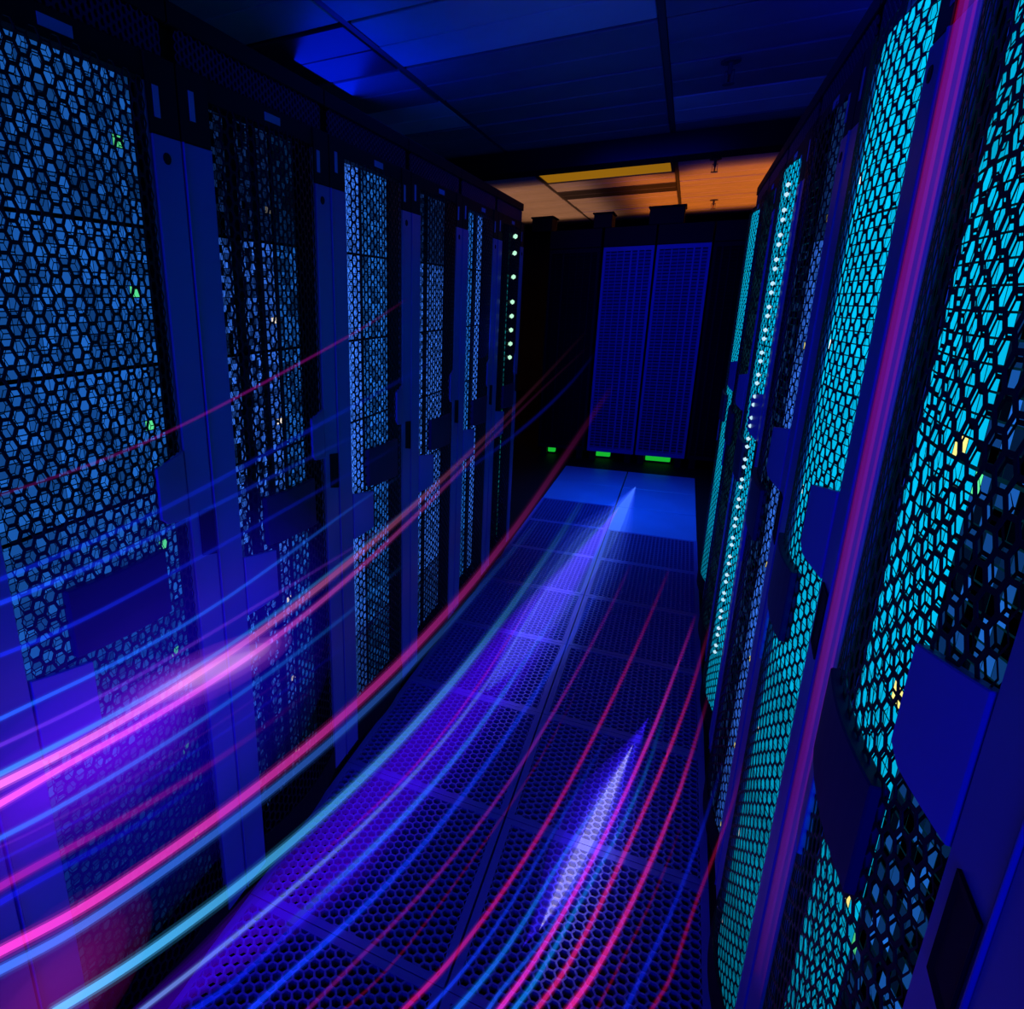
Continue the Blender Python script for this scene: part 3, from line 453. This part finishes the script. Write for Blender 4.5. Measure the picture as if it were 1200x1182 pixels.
 ('deep blue trail curving close along the foot of the right racks', [0.003, 0.0168, 0.7157], [[0.4045, 1.1232, 0.1434, 0.00661, 0.5], [0.426, 1.1956, 0.144, 0.00655, 0.446], [0.4499, 1.2702, 0.1508, 0.00645, 0.398], [0.4721, 1.3201, 0.1921, 0.0062, 0.357], [0.4862, 1.3016, 0.3073, 0.00564, 0.323], [0.4918, 1.2322, 0.4651, 0.00492, 0.296], [0.4936, 1.1587, 0.6141, 0.00425, 0.275], [0.4942, 1.096, 0.7415, 0.00368, 0.261], [0.4943, 1.0445, 0.8498, 0.00319, 0.252], [0.4944, 1.0036, 0.9413, 0.00278, 0.25]]),
 ('dull red trail nearest the right racks, climbing over their foot', [0.305, 0.0044, 0.0452], [[0.4541, 1.1397, 0.1542, 0.00469, 0.5], [0.4784, 1.1552, 0.2253, 0.00453, 0.456], [0.4881, 1.1297, 0.3441, 0.00423, 0.418], [0.492, 1.0876, 0.4738, 0.0039, 0.385], [0.4935, 1.0343, 0.6052, 0.00354, 0.358], [0.4941, 0.9757, 0.7312, 0.00319, 0.336], [0.4943, 0.9209, 0.8433, 0.00288, 0.32], [0.4944, 0.8775, 0.9368, 0.00262, 0.308], [0.4944, 0.8497, 1.0112, 0.00243, 0.302], [0.4945, 0.8376, 1.069, 0.00229, 0.3]]),
 ('faint blue trail in front of the gap beyond the left racks', [0.0024, 0.0097, 0.3515], [[-0.4653, 1.8837, 0.9549, 0.00902, 0.0], [-0.4653, 2.1131, 0.9441, 0.00949, 0.049], [-0.4652, 2.3888, 0.9325, 0.01005, 0.107], [-0.4651, 2.7223, 0.9218, 0.01072, 0.154], [-0.4647, 3.1284, 0.9144, 0.01152, 0.163], [-0.4636, 3.6242, 0.9143, 0.01246, 0.169], [-0.4599, 4.2235, 0.9289, 0.01354, 0.174], [-0.4468, 4.9084, 0.9724, 0.01466, 0.177], [-0.4067, 5.5535, 1.0691, 0.01543, 0.179], [-0.3258, 5.9489, 1.2329, 0.01533, 0.18]]),
]


def trail_mat(i, col):
    m = bpy.data.materials.new('trail_light'); m.use_nodes = True; nt = m.node_tree; nt.nodes.clear()
    a = nt.nodes.new('ShaderNodeAttribute'); a.attribute_name = 'fade'
    e = nt.nodes.new('ShaderNodeEmission'); e.inputs[0].default_value = tuple(col) + (1,)
    nt.links.new(a.outputs['Fac'], e.inputs['Strength'])
    t = nt.nodes.new('ShaderNodeBsdfTransparent'); ad = nt.nodes.new('ShaderNodeAddShader')
    nt.links.new(e.outputs[0], ad.inputs[0]); nt.links.new(t.outputs[0], ad.inputs[1])
    o = nt.nodes.new('ShaderNodeOutputMaterial'); nt.links.new(ad.outputs[0], o.inputs[0])
    m.cycles.emission_sampling = 'NONE'
    return m
def spline(ctl, per=6):
    out = []
    n = len(ctl)
    for i in range(n - 1):
        p0 = ctl[max(i - 1, 0)]; p1 = ctl[i]; p2 = ctl[i + 1]; p3 = ctl[min(i + 2, n - 1)]
        d1 = max(1e-6, math.dist(p1[:3], p2[:3])); d0 = max(1e-6, math.dist(p0[:3], p1[:3])); d2 = max(1e-6, math.dist(p2[:3], p3[:3]))
        m1 = [((p2[k] - p1[k]) / d1 * d0 + (p1[k] - p0[k]) / d0 * d1) / (d0 + d1) * d1 if i > 0 else p2[k] - p1[k] for k in range(5)]
        m2 = [((p3[k] - p2[k]) / d2 * d1 + (p2[k] - p1[k]) / d1 * d2) / (d1 + d2) * d1 if i < n - 2 else p2[k] - p1[k] for k in range(5)]
        for s in range(per):
            t = s / per; h00 = 2*t**3 - 3*t*t + 1; h10 = t**3 - 2*t*t + t; h01 = -2*t**3 + 3*t*t; h11 = t**3 - t*t
            out.append([h00*p1[k] + h10*m1[k] + h01*p2[k] + h11*m2[k] for k in range(5)])
    out.append(list(ctl[-1]))
    return out
def tube(name, pts, scale, gain, mat, parent=None, n=8, taper=True):
    vs = []; fs = []; fade = []
    N = len(pts)
    for i, p in enumerate(pts):
        a = Vector(pts[max(i - 1, 0)][:3]); b = Vector(pts[min(i + 1, N - 1)][:3]); t = (b - a).normalized()
        s = t.cross(Vector((0, 0, 1)) if abs(t.z) < .95 else Vector((0, 1, 0))).normalized(); u = s.cross(t)
        fo = min(1.0, (N - 1 - i) / (N * .30)) if taper else 1.0
        for k in range(n):
            q = 2 * math.pi * k / n
            vs.append(Vector(p[:3]) + (s * math.cos(q) + u * math.sin(q)) * max(p[3] * scale, .0004)); fade.append(max(p[4], 0) * gain * fo)
    for i in range(N - 1):
        for k in range(n):
            fs.append((i * n + k, i * n + (k + 1) % n, (i + 1) * n + (k + 1) % n, (i + 1) * n + k))
    me = bpy.data.meshes.new(name); me.from_pydata(vs, [], fs); me.update()
    for p in me.polygons: p.use_smooth = True
    at = me.attributes.new('fade', 'FLOAT', 'POINT'); at.data.foreach_set('value', fade)
    me.materials.append(mat)
    return put(name, me, parent)
for i, (lab, col, ctl) in enumerate(TRAILS):
    mt = trail_mat(i, col)
    pts = spline(ctl)
    root = tube('light_trail', pts, 0.60, 0.34, mt)
    tag(root, lab, 'light trail', 'light trails sweeping along the aisle')
    tube('outer_glow', pts, 0.95, 0.12, mt, root)
    tube('outer_glow', pts, 1.4, 0.03, mt, root)

def glowing_reflection(name, label, x, y, z0, z1, layers):  # glowing tubes that stand in for a reflection on a rack edge
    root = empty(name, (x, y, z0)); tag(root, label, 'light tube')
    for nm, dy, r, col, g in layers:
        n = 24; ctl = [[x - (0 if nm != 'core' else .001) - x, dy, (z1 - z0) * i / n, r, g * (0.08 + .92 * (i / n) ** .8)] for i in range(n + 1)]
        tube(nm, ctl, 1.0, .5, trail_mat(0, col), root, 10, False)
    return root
glowing_reflection('red_edge_reflection', 'slim red and violet reflection put in as glowing strips up the edge of the nearest right rack', XR - .026, 1.02, .50, 2.12,
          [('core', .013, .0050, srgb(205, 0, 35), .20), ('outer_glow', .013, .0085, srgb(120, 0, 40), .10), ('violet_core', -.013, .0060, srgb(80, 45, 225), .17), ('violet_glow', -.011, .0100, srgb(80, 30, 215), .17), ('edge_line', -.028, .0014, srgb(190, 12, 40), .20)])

# soft glows: haze and reflected light put in as emissive volumes
def vol_mat(name, col, strength):
    m = bpy.data.materials.new(name); m.use_nodes = True; nt = m.node_tree; nt.nodes.clear()
    e = nt.nodes.new('ShaderNodeEmission'); e.inputs[0].default_value = tuple(col) + (1,); e.inputs[1].default_value = strength
    o = nt.nodes.new('ShaderNodeOutputMaterial'); nt.links.new(e.outputs[0], o.inputs['Volume'])
    return m
def haze(name, p0, p1, rad, layers, label, deep=None):
    a = Vector(p0); b = Vector(p1); ln = (b - a).length
    root = empty(name, (a + b) / 2); tag(root, label, 'glow')
    q = (b - a).to_track_quat('X', 'Z')
    for sc, scl, col, st in layers:
        bm = bmesh.new(); bmesh.ops.create_icosphere(bm, subdivisions=3, radius=1.0); me = bpy.data.meshes.new('haze_core'); bm.to_mesh(me); bm.free()
        for p in me.polygons: p.use_smooth = True
        me.materials.append(vol_mat('glowing_haze', col, st))
        o = put('haze_core', me, root); o.rotation_mode = 'QUATERNION'; o.rotation_quaternion = q; o.scale = (ln / 2 * scl, (deep or rad) * sc, rad * sc)
    return root
def veil(name, ctl, aspect, layers, label):
    """a long flat cloud of light along a curve; ctl rows are x, y, z, half width"""
    root = empty(name, ctl[len(ctl) // 2][:3]); tag(root, label, 'glow')
    base = Vector(ctl[len(ctl) // 2][:3])
    pts = spline([list(c) + [1.0] for c in ctl], 6); N = len(pts); n = 14
    for sc, col, st in layers:
        vs = []; fs = []
        for i, p in enumerate(pts):
            t = (Vector(pts[min(i + 1, N - 1)][:3]) - Vector(pts[max(i - 1, 0)][:3])).normalized()
            nrm = Vector(p[4:7]) if len(p) > 6 else Vector((math.sin(.5), 0, math.cos(.5)))
            sd = t.cross(nrm).normalized(); up = sd.cross(t)
            en = min(1.0, math.sin(math.pi * (i + .02) / (N - 1 + .04)) * 1.15) ** .8
            for k in range(n):
                q = 2 * math.pi * k / n
                vs.append(Vector(p[:3]) - base + (sd * math.cos(q) + up * math.sin(q) * aspect) * p[3] * sc * max(en, .02))
        for i in range(N - 1):
            for k in range(n): fs.append((i * n + k, i * n + (k + 1) % n, (i + 1) * n + (k + 1) % n, (i + 1) * n + k))
        fs += [tuple(range(n))[::-1], tuple(range((N - 1) * n, N * n))]
        me = bpy.data.meshes.new('veil_core'); me.from_pydata(vs, [], fs); me.update(); me.materials.append(vol_mat('glowing_veil', col, st))
        put('veil_core', me, root)
    return root
VIO = srgb(70, 20, 255); PALE = srgb(225, 150, 215)

veil('violet_veil', [[-0.439, 0.487, 0.4, 0.0615], [-0.419, 0.644, 0.321, 0.0732], [-0.388, 0.877, 0.255, 0.0851], [-0.347, 1.162, 0.207, 0.0991], [-0.31, 1.463, 0.183, 0.1028], [-0.262, 1.849, 0.164, 0.1132], [-0.191, 2.37, 0.151, 0.1193], [-0.122, 2.956, 0.147, 0.1228], [-0.03, 3.829, 0.148, 0.1075], [0.062, 4.725, 0.168, 0.0765]], .25, [(1.0, srgb(90, 0, 225), .14), (.88, srgb(90, 0, 225), .16), (.74, srgb(90, 0, 225), .18), (.55, srgb(85, 0, 230), .18)], 'wide violet veil of light over the left floor tiles')
veil('pale_reflection_veil', [[-0.197, 2.128, 0.152, 0.1033], [-0.145, 2.577, 0.147, 0.1422], [-0.084, 3.102, 0.146, 0.1816], [-0.017, 3.733, 0.147, 0.1995], [0.064, 4.411, 0.157, 0.1802], [0.141, 5.236, 0.204, 0.1247]], .25, [(1.0, srgb(40, 60, 160), .12), (.82, srgb(50, 80, 160), .14), (.64, srgb(70, 105, 160), .17), (.42, srgb(90, 130, 150), .22)], 'pale teal reflection put in as a glowing veil over the far left floor tiles')  # reflected light on the floor, put in as a glowing volume
haze('glow_cloud', (-.455, .60, .985), (-.455, 1.16, .85), .045, [(0.35, .5, srgb(230, 190, 190), 3.2), (.6, .7, srgb(230, 180, 190), 2.2), (.85, .85, srgb(215, 120, 225), 1.4), (1.2, 1.0, srgb(190, 70, 230), 1.0)], 'pale pink glow on the pink trails before the nearest left racks')
haze('glow_cloud', (-.45, .28, .98), (-.45, .88, .89), .14, [(.3, .5, srgb(115, 15, 250), 2.0), (.5, .66, srgb(115, 15, 250), 1.6), (.75, .82, srgb(115, 15, 250), 1.2), (1.0, 1.0, srgb(115, 15, 250), .8)], 'violet haze around the pink trails at the left', .06)
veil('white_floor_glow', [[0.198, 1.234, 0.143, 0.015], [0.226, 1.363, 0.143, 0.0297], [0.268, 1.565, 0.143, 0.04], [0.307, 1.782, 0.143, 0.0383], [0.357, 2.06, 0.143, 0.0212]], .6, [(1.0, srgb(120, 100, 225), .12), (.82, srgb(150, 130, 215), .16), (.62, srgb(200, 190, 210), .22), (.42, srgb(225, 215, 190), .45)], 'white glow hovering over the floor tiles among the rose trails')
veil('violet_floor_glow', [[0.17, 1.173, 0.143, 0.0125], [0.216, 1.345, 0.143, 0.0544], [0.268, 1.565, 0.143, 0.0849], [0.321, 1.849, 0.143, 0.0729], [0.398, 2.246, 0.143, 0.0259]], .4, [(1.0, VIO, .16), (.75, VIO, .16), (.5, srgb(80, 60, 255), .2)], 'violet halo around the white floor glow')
haze('glow_cloud', (-.45, .12, 1.0), (-.45, 1.40, .85), .44, [(.5, .7, srgb(22, 0, 200), .42), (.7, .8, srgb(22, 0, 200), .38), (.85, .9, srgb(20, 0, 195), .36), (1.0, 1.0, srgb(18, 0, 190), .32)], 'broad blue haze in front of the nearest left racks', .10)
haze('glow_cloud', (-.46, .20, .60), (-.46, .64, .54), .14, [(.4, .5, srgb(190, 40, 160), .7), (.7, .75, srgb(170, 30, 150), .6), (1.0, 1.0, srgb(150, 20, 150), .5)], 'reddish purple haze at the lowest left beside the rack foot', .08)
